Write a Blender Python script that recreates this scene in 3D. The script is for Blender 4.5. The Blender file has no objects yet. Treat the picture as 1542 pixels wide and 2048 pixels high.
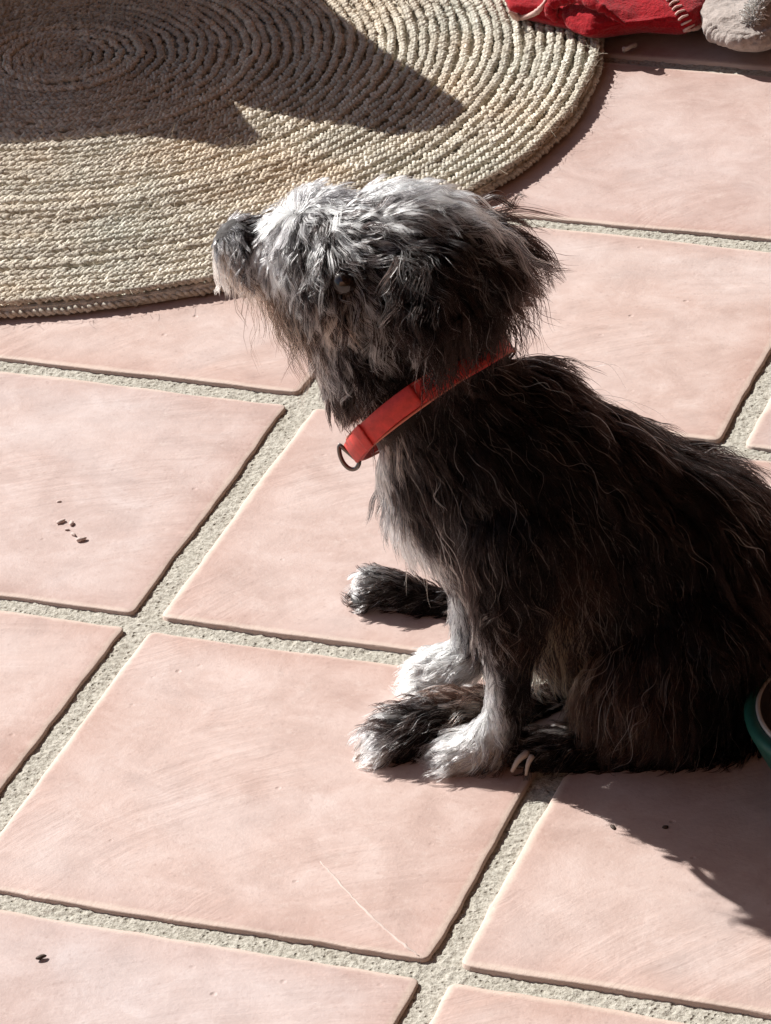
import bpy, bmesh, math, random
import numpy as np
from mathutils import Vector, Matrix, noise as mnoise
from mathutils.bvhtree import BVHTree
from mathutils.kdtree import KDTree

rng = np.random.default_rng(7)
random.seed(7)
SC = bpy.context.scene
COL = SC.collection

# ------------------------------------------------------------------ camera
PW, PH = 1542.0, 2048.0                       # size the layout was measured at
F_REL, PITCH, YAW, ROLL = 3.94572, 0.520842, -0.371064, -0.066442
CPOS = np.array([0.981088, -2.063613, 1.377391])
FPX = F_REL * PH
cp_, sp_ = math.cos(PITCH), math.sin(PITCH)
FW = np.array([math.sin(YAW) * cp_, math.cos(YAW) * cp_, -sp_])
R0 = np.array([math.cos(YAW), -math.sin(YAW), 0.0])
U0 = np.cross(R0, FW)
RT = R0 * math.cos(ROLL) + U0 * math.sin(ROLL)
UP = -R0 * math.sin(ROLL) + U0 * math.cos(ROLL)
VH = np.array([math.sin(YAW), math.cos(YAW), 0.0])     # horizontal, away from the camera
UH = R0.copy()                                          # horizontal, to the right

cam = bpy.data.cameras.new('camera')
cam.sensor_fit = 'VERTICAL'; cam.sensor_height = 24.0; cam.sensor_width = 24.0
cam.lens = F_REL * 24.0
cam.clip_start = 0.05; cam.clip_end = 200
co = bpy.data.objects.new('camera', cam); COL.objects.link(co)
M = Matrix(((RT[0], UP[0], -FW[0], CPOS[0]), (RT[1], UP[1], -FW[1], CPOS[1]),
            (RT[2], UP[2], -FW[2], CPOS[2]), (0, 0, 0, 1)))
co.matrix_world = M
SC.camera = co

# ------------------------------------------------------------------ light
SUN_TRAVEL = np.array([1.19, -0.49, -1.0])
SUN_TRAVEL /= np.linalg.norm(SUN_TRAVEL)
SUN_STRENGTH, SKY_STRENGTH, EXPOSURE = 5.0, 0.07, 0.69
to_sun = Vector((-SUN_TRAVEL).tolist())
elev = math.asin(to_sun.z)
az = math.atan2(to_sun.x, to_sun.y)
sun = bpy.data.lights.new('sun', 'SUN'); sun.energy = SUN_STRENGTH
sun.angle = math.radians(0.5); sun.color = (1.0, 0.965, 0.92)
so = bpy.data.objects.new('sun', sun); COL.objects.link(so)
so.location = (-3, 1, 3)
so.rotation_euler = to_sun.to_track_quat('Z', 'Y').to_euler()
w = bpy.data.worlds.new('World'); SC.world = w; w.use_nodes = True
nt = w.node_tree; nt.nodes.clear()
sky = nt.nodes.new('ShaderNodeTexSky'); sky.sky_type = 'NISHITA'; sky.sun_disc = False
sky.sun_elevation = elev; sky.sun_rotation = az
bg = nt.nodes.new('ShaderNodeBackground'); bg.inputs['Strength'].default_value = SKY_STRENGTH
wo = nt.nodes.new('ShaderNodeOutputWorld')
nt.links.new(sky.outputs[0], bg.inputs[0]); nt.links.new(bg.outputs[0], wo.inputs[0])
SC.view_settings.view_transform = 'Standard'; SC.view_settings.look = 'None'
SC.view_settings.exposure = EXPOSURE; SC.view_settings.gamma = 1.0
SC.view_settings.use_curve_mapping = False

# ------------------------------------------------------------------ helpers
def ray(px, py):
    return FW + RT * (px - PW / 2) / FPX - UP * (py - PH / 2) / FPX
def gz(px, py, z=0.0):
    d = ray(px, py); t = (z - CPOS[2]) / d[2]; return CPOS + t * d
def gv(px, py, v):
    d = ray(px, py); t = v / (d @ VH); return CPOS + t * d
def proj(X):
    d = np.asarray(X) - CPOS; k = d @ FW
    return np.stack([PW / 2 + FPX * (d @ RT) / k, PH / 2 - FPX * (d @ UP) / k], -1)

def tag(o, label=None, cat=None, group=None, kind=None):
    if label: o['label'] = label
    if cat: o['category'] = cat
    if group: o['group'] = group
    if kind: o['kind'] = kind
    return o
def empty(name, loc=(0, 0, 0)):
    o = bpy.data.objects.new(name, None); COL.objects.link(o); o.location = loc
    o.empty_display_size = 0.05; return o
def link(name, me, mat=None, parent=None, smooth=True):
    o = bpy.data.objects.new(name, me); COL.objects.link(o)
    if mat and not me.materials: me.materials.append(mat)
    if smooth: me.shade_smooth()
    if parent:
        o.parent = parent
        o.location = [-c for c in parent.location]
    return o
def mesh(name, V, Fq):
    V = np.asarray(V, np.float32); Fq = np.asarray(Fq, np.int32)
    me = bpy.data.meshes.new(name)
    n = Fq.shape[1]
    me.vertices.add(len(V)); me.vertices.foreach_set('co', V.ravel())
    me.loops.add(Fq.size); me.loops.foreach_set('vertex_index', Fq.ravel())
    me.polygons.add(len(Fq)); me.polygons.foreach_set('loop_start', np.arange(0, Fq.size, n, dtype=np.int32))
    me.update(calc_edges=True); me.validate()
    return me
def from_bm(name, bm):
    me = bpy.data.meshes.new(name); bm.to_mesh(me); bm.free(); return me
def tube(path, rad, k=8, closed=False, cap=True):
    """vertices and quads of a tube along a path of points"""
    P = np.asarray(path, float); n = len(P)
    rad = np.broadcast_to(np.asarray(rad, float), (n,))
    if closed: T = np.roll(P, -1, 0) - np.roll(P, 1, 0)
    else: T = np.gradient(P, axis=0)
    T /= np.linalg.norm(T, axis=1)[:, None] + 1e-12
    a = np.array([0, 0, 1.0]) if abs(T[0] @ [0, 0, 1]) < .9 else np.array([1.0, 0, 0])
    N = np.zeros_like(P); nrm = np.cross(T[0], a); nrm /= np.linalg.norm(nrm)
    for i in range(n):
        nrm = nrm - T[i] * (nrm @ T[i]); nrm /= np.linalg.norm(nrm) + 1e-12; N[i] = nrm
    B = np.cross(T, N)
    th = np.linspace(0, 2 * np.pi, k, endpoint=False)
    V = (P[:, None] + rad[:, None, None] * (np.cos(th)[None, :, None] * N[:, None] + np.sin(th)[None, :, None] * B[:, None])).reshape(-1, 3)
    m = n if closed else n - 1
    i = np.arange(m)[:, None]; j = np.arange(k)[None]
    a0 = i * k + j; a1 = i * k + (j + 1) % k; b0 = ((i + 1) % n) * k + j; b1 = ((i + 1) % n) * k + (j + 1) % k
    Fq = np.stack([a0, a1, b1, b0], -1).reshape(-1, 4)
    if cap and not closed:
        V = np.vstack([V, P[0] - T[0] * rad[0] * .6, P[-1] + T[-1] * rad[-1] * .6])
        c0, c1 = n * k, n * k + 1
        e = [[c0, (jj + 1) % k, jj, jj] for jj in range(k)]
        s = (n - 1) * k
        e += [[c1, s + jj, s + (jj + 1) % k, s + (jj + 1) % k] for jj in range(k)]
        return V, Fq, np.array([t[:3] for t in e])
    return V, Fq, np.zeros((0, 3), int)
def tubes_mesh(name, specs):
    """one mesh of several tubes; specs = [(path, rad, k, closed)]"""
    bm = bmesh.new()
    for path, rad, k, closed in specs:
        V, Q, T = tube(path, rad, k, closed)
        vs = [bm.verts.new(v) for v in V]
        for q in Q: bm.faces.new([vs[x] for x in q])
        for t in T: bm.faces.new([vs[x] for x in t])
    bmesh.ops.recalc_face_normals(bm, faces=bm.faces)
    return from_bm(name, bm)
def spline(pts, n):
    P = np.asarray(pts, float)
    Q = np.vstack([2 * P[0] - P[1], P, 2 * P[-1] - P[-2]])
    t = np.linspace(0, len(P) - 1 - 1e-9, n); i = t.astype(int); f = (t - i)[:, None]
    a, b, c, d = Q[i], Q[i + 1], Q[i + 2], Q[i + 3]
    return .5 * (2 * b + (c - a) * f + (2 * a - 5 * b + 4 * c - d) * f ** 2 + (3 * b - a - 3 * c + d) * f ** 3)
def fbm(X, scale, octv=3, seed=0.0):
    out = np.empty(len(X))
    for i, p in enumerate(X):
        out[i] = mnoise.fractal(Vector((p[0] * scale + seed, p[1] * scale - seed, p[2] * scale + seed * .7)), 1.0, 2.0, octv)
    return out

# ------------------------------------------------------------------ materials
def material(name):
    m = bpy.data.materials.new(name); m.use_nodes = True
    t = m.node_tree; b = t.nodes['Principled BSDF']
    return m, t, b
def N(t, typ, **kw):
    n = t.nodes.new(typ)
    for k, v in kw.items():
        if k in n.inputs.keys() if hasattr(n.inputs, 'keys') else False: n.inputs[k].default_value = v
        else: setattr(n, k, v)
    return n
def tex_noise(t, vec, scale, detail=4, rough=.6, dist=0.0):
    n = t.nodes.new('ShaderNodeTexNoise'); n.inputs['Scale'].default_value = scale
    n.inputs['Detail'].default_value = detail; n.inputs['Roughness'].default_value = rough
    n.inputs['Distortion'].default_value = dist
    if vec is not None: t.links.new(vec, n.inputs['Vector'])
    return n
def ramp(t, fac, stops):
    r = t.nodes.new('ShaderNodeValToRGB'); e = r.color_ramp.elements
    while len(e) < len(stops): e.new(.5)
    for i, (p, c) in enumerate(stops):
        e[i].position = p; e[i].color = (c + (1,)) if len(c) == 3 else c
    t.links.new(fac, r.inputs[0]); return r
def mixc(t, fac, a, b, mode='MIX'):
    m = t.nodes.new('ShaderNodeMix'); m.data_type = 'RGBA'; m.blend_type = mode
    for sock, v in ((m.inputs[0], fac), (m.inputs[6], a), (m.inputs[7], b)):
        if hasattr(v, 'is_linked') or hasattr(v, 'links'): t.links.new(v, sock)
        elif isinstance(v, (int, float)): sock.default_value = v
        else: sock.default_value = tuple(v) + (1,) if len(v) == 3 else v
    return m.outputs[2]
def math_(t, op, a, b=None, c=None):
    m = t.nodes.new('ShaderNodeMath'); m.operation = op
    for i, v in enumerate((a, b, c)):
        if v is None: continue
        if hasattr(v, 'links'): t.links.new(v, m.inputs[i])
        else: m.inputs[i].default_value = v
    return m.outputs[0]
def bump(t, h, strength, dist, prev=None):
    b = t.nodes.new('ShaderNodeBump'); b.inputs['Strength'].default_value = strength
    b.inputs['Distance'].default_value = dist; t.links.new(h, b.inputs['Height'])
    if prev: t.links.new(prev, b.inputs['Normal'])
    return b.outputs[0]

def make_tile_mat():
    m, t, b = material('terracotta_tile')
    g = t.nodes.new('ShaderNodeNewGeometry').outputs['Position']
    oi = t.nodes.new('ShaderNodeObjectInfo')
    # every tile reads its own piece of the pattern
    off = t.nodes.new('ShaderNodeVectorMath'); off.operation = 'SCALE'
    comb = t.nodes.new('ShaderNodeCombineXYZ')
    t.links.new(oi.outputs['Random'], comb.inputs[0]); t.links.new(oi.outputs['Random'], comb.inputs[1])
    t.links.new(comb.outputs[0], off.inputs[0]); off.inputs['Scale'].default_value = 31.0
    add = t.nodes.new('ShaderNodeVectorMath'); add.operation = 'ADD'
    t.links.new(g, add.inputs[0]); t.links.new(off.outputs[0], add.inputs[1]); vec = add.outputs[0]
    n1 = tex_noise(t, vec, 5, 4, .6, .6)
    n2 = tex_noise(t, vec, 26, 6, .72, .5)
    c1 = ramp(t, n1.outputs[0], [(.36, (.41, .275, .225)), (.5, (.47, .34, .29)), (.64, (.50, .41, .375))])
    c2 = ramp(t, n2.outputs[0], [(.34, (.36, .255, .22)), (.5, (.475, .35, .305)), (.66, (.59, .475, .43))])
    c = mixc(t, .5, c1.outputs[0], c2.outputs[0])
    # tone of the single tile
    tone = ramp(t, oi.outputs['Random'], [(0, (.99, .945, .93)), (.35, (.92, .93, .97)), (.65, (1.01, 1.02, 1.03)), (1, (.93, .98, 1.04))])
    c = mixc(t, 1.0, c, tone.outputs[0], 'MULTIPLY')
    # trowel arcs: rings about a point far off each tile, broken up by noise
    sep = t.nodes.new('ShaderNodeVectorMath'); sep.operation = 'DISTANCE'
    ctr = t.nodes.new('ShaderNodeCombineXYZ')
    sx = t.nodes.new('ShaderNodeSeparateXYZ'); t.links.new(oi.outputs['Location'], sx.inputs[0])
    rr = math_(t, 'MULTIPLY', oi.outputs['Random'], .22)
    t.links.new(math_(t, 'ADD', sx.outputs[0], math_(t, 'ADD', rr, .07)), ctr.inputs[0])
    t.links.new(math_(t, 'SUBTRACT', sx.outputs[1], math_(t, 'ADD', rr, .12)), ctr.inputs[1])
    t.links.new(g, sep.inputs[0]); t.links.new(ctr.outputs[0], sep.inputs[1])
    dist = math_(t, 'ADD', sep.outputs['Value'], math_(t, 'MULTIPLY', n1.outputs[0], .03))
    rv = t.nodes.new('ShaderNodeCombineXYZ'); t.links.new(dist, rv.inputs[0])
    sc_ = t.nodes.new('ShaderNodeVectorMath'); sc_.operation = 'MULTIPLY_ADD'
    sc_.inputs[1].default_value = (.08, .08, .0); t.links.new(g, sc_.inputs[0]); t.links.new(rv.outputs[0], sc_.inputs[2])
    arcs = tex_noise(t, sc_.outputs[0], 170, 3, .6)
    patch = ramp(t, tex_noise(t, vec, 9, 2).outputs[0], [(.42, (0, 0, 0)), (.62, (1, 1, 1))])
    arcm = math_(t, 'MULTIPLY', arcs.outputs[0], patch.outputs[0])
    arcc = ramp(t, arcs.outputs[0], [(.36, (.90, .88, .87)), (.5, (1, 1, 1)), (.68, (1.06, 1.05, 1.04))])
    c = mixc(t, math_(t, 'MULTIPLY', patch.outputs[0], .75), c, mixc(t, 1.0, c, arcc.outputs[0], 'MULTIPLY'))
    # pits
    vo = t.nodes.new('ShaderNodeTexVoronoi'); vo.inputs['Scale'].default_value = 90; t.links.new(vec, vo.inputs['Vector'])
    sel = ramp(t, vo.outputs['Color'], [(.80, (0, 0, 0)), (.95, (1, 1, 1))])
    pit = ramp(t, vo.outputs['Distance'], [(.04, (1, 1, 1)), (.20, (0, 0, 0))])
    pm = math_(t, 'MULTIPLY', sel.outputs[0], pit.outputs[0])
    c = mixc(t, math_(t, 'MULTIPLY', pm, .45), c, (.30, .19, .155))
    vo2 = t.nodes.new('ShaderNodeTexVoronoi'); vo2.inputs['Scale'].default_value = 240; t.links.new(vec, vo2.inputs['Vector'])
    sel2 = ramp(t, vo2.outputs['Color'], [(.62, (0, 0, 0)), (.66, (1, 1, 1))])
    sp2 = math_(t, 'MULTIPLY', sel2.outputs[0], ramp(t, vo2.outputs['Distance'], [(.12, (1, 1, 1)), (.38, (0, 0, 0))]).outputs[0])
    c = mixc(t, math_(t, 'MULTIPLY', sp2, .30), c, (.29, .20, .175))
    cl = ramp(t, tex_noise(t, vec, 11, 7, .68, .3).outputs[0], [(.44, (0, 0, 0)), (.66, (1, 1, 1))])
    c = mixc(t, math_(t, 'MULTIPLY', cl.outputs[0], .32), c, (.60, .50, .465))
    # pale bloom of cement haze
    hz = ramp(t, tex_noise(t, vec, 75, 5, .8).outputs[0], [(.56, (0, 0, 0)), (.72, (1, 1, 1))])
    c = mixc(t, math_(t, 'MULTIPLY', hz.outputs[0], .34), c, (.62, .54, .49))
    # cement left along the rim of the tile
    tc = t.nodes.new('ShaderNodeTexCoord'); so_ = t.nodes.new('ShaderNodeSeparateXYZ'); t.links.new(tc.outputs['Object'], so_.inputs[0])
    ed = math_(t, 'MAXIMUM', math_(t, 'ABSOLUTE', so_.outputs[0]), math_(t, 'ABSOLUTE', so_.outputs[1]))
    ed = math_(t, 'ADD', ed, math_(t, 'MULTIPLY', math_(t, 'SUBTRACT', n2.outputs[0], .5), .006))
    rim = ramp(t, math_(t, 'MULTIPLY', math_(t, 'SUBTRACT', ed, .1425), 200.0), [(.10, (0, 0, 0)), (.75, (1, 1, 1))])
    c = mixc(t, math_(t, 'MULTIPLY', rim.outputs[0], .55), c, (.66, .60, .52))
    blush = ramp(t, math_(t, 'MULTIPLY', math_(t, 'SUBTRACT', ed, .115), 30.0), [(.1, (1, 1, 1)), (.9, (.93, .86, .83))])
    c = mixc(t, 1.0, c, blush.outputs[0], 'MULTIPLY')
    t.links.new(c, b.inputs['Base Color'])
    b.inputs['Roughness'].default_value = .62; b.inputs['Specular IOR Level'].default_value = .35
    h = math_(t, 'SUBTRACT', math_(t, 'MULTIPLY', n2.outputs[0], .5), math_(t, 'MULTIPLY', pm, .9))
    nb = bump(t, h, .55, .0016)
    nb = bump(t, arcm, .55, .0011, nb)
    nb = bump(t, tex_noise(t, vec, 380, 3, .7).outputs[0], .35, .0006, nb)
    t.links.new(nb, b.inputs['Normal'])
    return m
def make_grout_mat():
    m, t, b = material('sandy_grout')
    g = t.nodes.new('ShaderNodeNewGeometry').outputs['Position']
    n1 = tex_noise(t, g, 330, 3, .7); n2 = tex_noise(t, g, 30, 3)
    c = ramp(t, n1.outputs[0], [(.33, (.20, .18, .145)), (.47, (.37, .35, .295)), (.64, (.54, .515, .45))])
    vo = t.nodes.new('ShaderNodeTexVoronoi'); vo.inputs['Scale'].default_value = 300; t.links.new(g, vo.inputs['Vector'])
    sel = ramp(t, vo.outputs['Color'], [(.60, (0, 0, 0)), (.68, (1, 1, 1))])
    spk = math_(t, 'MULTIPLY', sel.outputs[0], ramp(t, vo.outputs['Distance'], [(.15, (1, 1, 1)), (.42, (0, 0, 0))]).outputs[0])
    c2 = mixc(t, .30, c.outputs[0], ramp(t, n2.outputs[0], [(.3, (.33, .31, .26)), (.7, (.48, .46, .41))]).outputs[0])
    c2 = mixc(t, math_(t, 'MULTIPLY', spk, .55), c2, (.16, .14, .10))
    t.links.new(c2, b.inputs['Base Color']); b.inputs['Roughness'].default_value = .95
    b.inputs['Specular IOR Level'].default_value = .1
    t.links.new(bump(t, math_(t, 'SUBTRACT', n1.outputs[0], math_(t, 'MULTIPLY', spk, .6)), .8, .0018), b.inputs['Normal'])
    return m
def make_jute_mat():
    m, t, b = material('braided_jute')
    g = t.nodes.new('ShaderNodeNewGeometry').outputs['Position']
    oi = t.nodes.new('ShaderNodeObjectInfo')
    n0 = tex_noise(t, g, 7, 3, .6); n1 = tex_noise(t, g, 110, 3, .7); n2 = tex_noise(t, g, 900, 2, .8)
    c = ramp(t, n1.outputs[0], [(.30, (.22, .19, .15)), (.5, (.50, .455, .385)), (.70, (.78, .74, .66))])
    c0 = ramp(t, n0.outputs[0], [(.34, (.78, .62, .45)), (.5, (.74, .68, .57)), (.68, (.62, .65, .58))])
    cc = mixc(t, .45, c.outputs[0], c0.outputs[0])
    tone = ramp(t, oi.outputs['Random'], [(0, (.78, .77, .76)), (1, (1.08, 1.08, 1.07))])
    cc = mixc(t, 1.0, cc, tone.outputs[0], 'MULTIPLY')
    cc = mixc(t, .5, cc, mixc(t, 1.0, cc, ramp(t, n2.outputs[0], [(.35, (.6, .58, .55)), (.65, (1.25, 1.25, 1.25))]).outputs[0], 'MULTIPLY'))
    t.links.new(cc, b.inputs['Base Color']); b.inputs['Roughness'].default_value = .9
    b.inputs['Specular IOR Level'].default_value = .15
    t.links.new(bump(t, n2.outputs[0], .8, .0008), b.inputs['Normal'])
    return m
def simple(name, col, rough=.6, metal=0.0, bscale=None, bstr=.3, bdist=.001, var=.15, spec=.4, sheen=0.0):
    m, t, b = material(name)
    g = t.nodes.new('ShaderNodeNewGeometry').outputs['Position']
    n = tex_noise(t, g, bscale or 40, 4, .65)
    lo = tuple(x * (1 - var) for x in col); hi = tuple(min(1, x * (1 + var)) for x in col)
    t.links.new(ramp(t, n.outputs[0], [(.3, lo), (.7, hi)]).outputs[0], b.inputs['Base Color'])
    b.inputs['Roughness'].default_value = rough; b.inputs['Metallic'].default_value = metal
    b.inputs['Specular IOR Level'].default_value = spec
    if sheen:
        b.inputs['Sheen Weight'].default_value = sheen; b.inputs['Sheen Roughness'].default_value = .5
    if bscale: t.links.new(bump(t, n.outputs[0], bstr, bdist), b.inputs['Normal'])
    return m
def hair_mat(name, rough=.4, rad=.5, ior=1.42):
    m = bpy.data.materials.new(name); m.use_nodes = True; t = m.node_tree; t.nodes.clear()
    o = t.nodes.new('ShaderNodeOutputMaterial')
    h = t.nodes.new('ShaderNodeBsdfHairPrincipled'); h.model = 'CHIANG'; h.parametrization = 'COLOR'
    a = t.nodes.new('ShaderNodeAttribute'); a.attribute_name = 'strand_tone'
    t.links.new(a.outputs['Color'], h.inputs['Color'])
    h.inputs['Roughness'].default_value = rough; h.inputs['Radial Roughness'].default_value = rad
    h.inputs['Coat'].default_value = 0.0; h.inputs['IOR'].default_value = ior
    mr = t.nodes.new('ShaderNodeMapRange'); mr.inputs['From Min'].default_value = .01; mr.inputs['From Max'].default_value = .18
    mr.inputs['To Min'].default_value = 1.20; mr.inputs['To Max'].default_value = ior
    t.links.new(a.outputs['Fac'], mr.inputs['Value']); t.links.new(mr.outputs[0], h.inputs['IOR'])
    t.links.new(h.outputs[0], o.inputs[0]); return m

MT_TILE = make_tile_mat(); MT_GROUT = make_grout_mat(); MT_JUTE = make_jute_mat()
MT_FLEECE = simple('red_fleece', (.30, .007, .013), .95, 0, 420, 1.0, .0016, .3, .05, .15)
MT_STITCH = simple('pale_yarn', (.58, .38, .34), .9, 0, 500, .6, .0006)
MT_PLUSH = simple('grey_plush', (.36, .31, .28), .95, 0, 180, .8, .003, .25, .1, .3)
MT_TRIM = simple('white_sherpa', (.75, .73, .70), .95, 0, 260, 1.0, .003, .1, .1, .3)
MT_COLLAR = simple('red_leather', (.50, .035, .026), .55, 0, 220, .35, .0006, .22)
MT_COLLAR_EDGE = simple('leather_edge', (.50, .16, .11), .7)
MT_STEEL = simple('nickel', (.55, .53, .50), .28, 1.0, 90, .05, .0003, .08)
MT_DARKSTEEL = simple('dark_nickel', (.16, .14, .13), .35, 1.0, 90, .05, .0003, .08)
MT_RIM = simple('bright_rim', (.50, .49, .45), .5, .3, 90, .05, .0003, .05)
MT_BOWL = simple('green_enamel', (.010, .075, .055), .45, 0, 120, .2, .0004)
MT_NOSE = simple('nose_skin', (.020, .017, .018), .55, 0, 700, .6, .0006)
MT_EYE = simple('eye', (.012, .007, .005), .06, 0, None, 0, 0, .1, .6)
MT_CLAW = simple('claw_horn', (.34, .28, .24), .4, 0, 200, .2, .0003)
MT_WOOD = simple('dark_wood', (.16, .09, .05), .6, 0, 30, .3, .001)
MT_SEED = simple('seed_husk', (.05, .03, .02), .7)
MT_SCRATCH = simple('scratch_tone', (.53, .43, .385), .9)
MT_CRUMB = simple('crumb', (.52, .42, .38), .8, 0, 300, .5, .0005)
MT_BONE = simple('bone_biscuit', (.55, .5, .44), .8, 0, 300, .5, .0005)
MT_HAIR = hair_mat('fur_strands'); MT_COAT = hair_mat('coat_strands', .5, .6, 1.30)

# ------------------------------------------------------------------ floor
T = 0.315; HALF = 0.1482; TOP = 0.0
GROUT_Z = -0.0034
floor = tag(empty('floor', (0, 0, 0)), kind='structure')
# far ground sheet
fs = 12.0
me = mesh('ground', [(-fs, -fs, -.012), (fs, -fs, -.012), (fs, fs, -.012), (-fs, fs, -.012)], [[0, 1, 2, 3]])
tag(link('ground', me, MT_GROUT, None, False), kind='structure')

def tile_mesh(i, j, n, seed):
    """slightly uneven hand made tile: gridded top with a rounded wavering edge and sides"""
    s = np.linspace(-1, 1, n)
    # denser towards the edge
    s = np.sign(s) * (1 - (1 - np.abs(s)) ** 1.6)
    X, Y = np.meshgrid(s, s, indexing='ij')
    P = np.stack([X * HALF, Y * HALF], -1).reshape(-1, 2)
    # rounded corner
    rc = .0055; ax = np.abs(P); inner = HALF - rc
    q = np.maximum(ax - inner, 0); L = np.linalg.norm(q, axis=1); mask = (q.min(1) > 0) & (L > 1e-9)
    mx = q.max(1)
    P[mask] = (np.sign(P) * (inner + q / np.where(L > 0, L, 1)[:, None] * mx[:, None]))[mask]
    edge = np.maximum(np.abs(X), np.abs(Y)).ravel()
    W = np.empty((len(P), 3))
    for k, p in enumerate(P):
        v = Vector((p[0] * 9 + seed * 3.7, p[1] * 9, seed))
        f = Vector((p[0] * 55 + seed, p[1] * 55, seed * 2))
        e = edge[k]
        wob = (mnoise.noise(v) * .0022 + mnoise.noise(f) * .0011)
        dirx = P[k] / HALF
        W[k, :2] = p + dirx * wob * e ** 8
        W[k, 2] = TOP + mnoise.noise(v * .6) * .0009 + mnoise.noise(f) * .00012 - .0008 * max(0, (e - .975) / .025) ** 2
    idx = np.arange(n * n).reshape(n, n)
    Q = np.stack([idx[:-1, :-1], idx[1:, :-1], idx[1:, 1:], idx[:-1, 1:]], -1).reshape(-1, 4)
    ring = np.concatenate([idx[:, 0], idx[-1, 1:], idx[-2::-1, -1], idx[0, -2:0:-1]])
    V = [W]; low = W[ring].copy(); low[:, 2] = -.011; low[:, :2] *= 1.002
    V.append(low); m = len(ring); base = n * n
    r2 = np.roll(np.arange(m), -1)
    Q2 = np.stack([ring, np.full(m, 0) + base + np.arange(m), base + r2, ring[r2]], -1)
    return mesh('tile', np.vstack(V), np.vstack([Q, Q2[:, [0, 1, 2, 3]]]))
shared_far = None
for i in range(-7, 9):
    for j in range(-6, 10):
        cx, cy = (i + .5) * T, (j + .5) * T
        near = -2 <= i <= 2 and -2 <= j <= 4
        if near: me = tile_mesh(i, j, 44, (i * 7.3 + j * 3.1))
        else:
            if shared_far is None: shared_far = tile_mesh(0, 0, 10, 2.5)
            me = shared_far
        o = bpy.data.objects.new('tile', me); COL.objects.link(o); o.parent = floor
        if not me.materials: me.materials.append(MT_TILE); me.shade_smooth()
        o.location = (cx + random.uniform(-.0012, .0012), cy + random.uniform(-.0012, .0012), random.uniform(-.0004, .0004))
        o.rotation_euler = (random.uniform(-.0015, .0015), random.uniform(-.0015, .0015), random.uniform(-.006, .006))
# grout: lumpy sandy strips between the tiles
def grout_strip(x0, x1, y0, y1, step):
    nx, ny = max(2, int((x1 - x0) / step)), max(2, int((y1 - y0) / step))
    X, Y = np.meshgrid(np.linspace(x0, x1, nx), np.linspace(y0, y1, ny), indexing='ij')
    P = np.stack([X.ravel(), Y.ravel(), np.zeros(nx * ny)], -1)
    h = fbm(P, 260, 2, 3.0) * .0010 + fbm(P, 60, 1, 9.0) * .0005
    P[:, 2] = GROUT_Z + h
    idx = np.arange(nx * ny).reshape(nx, ny)
    return P, np.stack([idx[:-1, :-1], idx[1:, :-1], idx[1:, 1:], idx[:-1, 1:]], -1).reshape(-1, 4)
gw = .0135
for i in range(-1, 4):
    P, Q = grout_strip(i * T - gw, i * T + gw, -2 * T, 5 * T, .0016)
    tag(link('grout', mesh('grout', P, Q), MT_GROUT, floor), kind='structure')
for j in range(-2, 6):
    for i in range(-2, 3):
        P, Q = grout_strip(i * T + gw, (i + 1) * T - gw, j * T - gw, j * T + gw, .0016)
        tag(link('grout', mesh('grout', P, Q), MT_GROUT, floor), kind='structure')
PG = [(-7 * T - T, -6 * T - T, -.0045), (9 * T, -6 * T - T, -.0045), (9 * T, 10 * T, -.0045), (-7 * T - T, 10 * T, -.0045)]
sk = spline([gz(x, y, .0002) for x, y in ((640, 1722), (690, 1776), (740, 1830), (790, 1875), (838, 1912))], 40)  # pale scratch on the tile, built as a thin raised line
sk[:, :2] += rng.normal(0, .0003, (40, 2))
link('scratch_line', tubes_mesh('scratch_line', [(sk - [0, 0, .0004], np.abs(np.interp(np.arange(40), [0, 6, 12, 20, 27, 34, 39], [.0003, .0010, .0006, .0012, .0008, .0013, .0004])), 6, False)]), MT_SCRATCH, floor)
tag(link('grout', mesh('grout', PG, [[0, 1, 2, 3]]), MT_GROUT, floor, False), kind='structure')

# ------------------------------------------------------------------ rug: rings of braided jute
RC = np.array([-.409, .822]); RR = .468; ROW = .0092
rug = tag(empty('round_rug', (RC[0], RC[1], 0)), 'round braided jute rug lying partly in shade on the terracotta tiles', 'rug')
nr = int(RR / ROW)
def ring_mesh(r, k):
    Lc = 2 * math.pi * r; period = .0160
    m = max(6, round(Lc / period)); S = 9
    n = m * S; V = []; Qs = []; base = 0
    t = np.linspace(0, 2 * np.pi * m, n, endpoint=False)
    wobx = .0010 * np.sin(3 * t / m + k) + .0008 * np.sin(11 * t / m + 2 * k) + .0007 * np.sin(29 * t / m + 5 * k)
    amp = np.array([mnoise.noise(Vector((a * .31, k * 1.7, 0))) for a in t]) * .0007
    jit = np.array([mnoise.noise(Vector((a * .55, k * 3.1, 5))) for a in t]) * 1.6
    for s in range(3):
        ph = s * 2 * np.pi / 3
        lat = (.0022) * np.sin(t + ph) * (1 + .40 * jit)
        hz = .0122 + .0016 * np.sin(2 * (t + ph)) * (1 + .5 * jit) + amp * 2.0 + .0008 * math.sin(k * 1.9 + 2 * math.sin(k))
        th = t / m + k * .7
        rad = r + lat + wobx
        # an almost round rug, a little longer away from the camera
        P = np.stack([np.cos(th) * rad, np.sin(th) * rad, hz], -1)
        Vt, Q, _ = tube(P, (.00190) * (1 + .13 * np.sin(5.3 * t + s) + .26 * jit), 5, True)
        V.append(Vt); Qs.append(Q + base); base += len(Vt)
    return mesh('braid_row', np.vstack(V), np.vstack(Qs))
sx = np.array([.985, 1.015])
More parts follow.
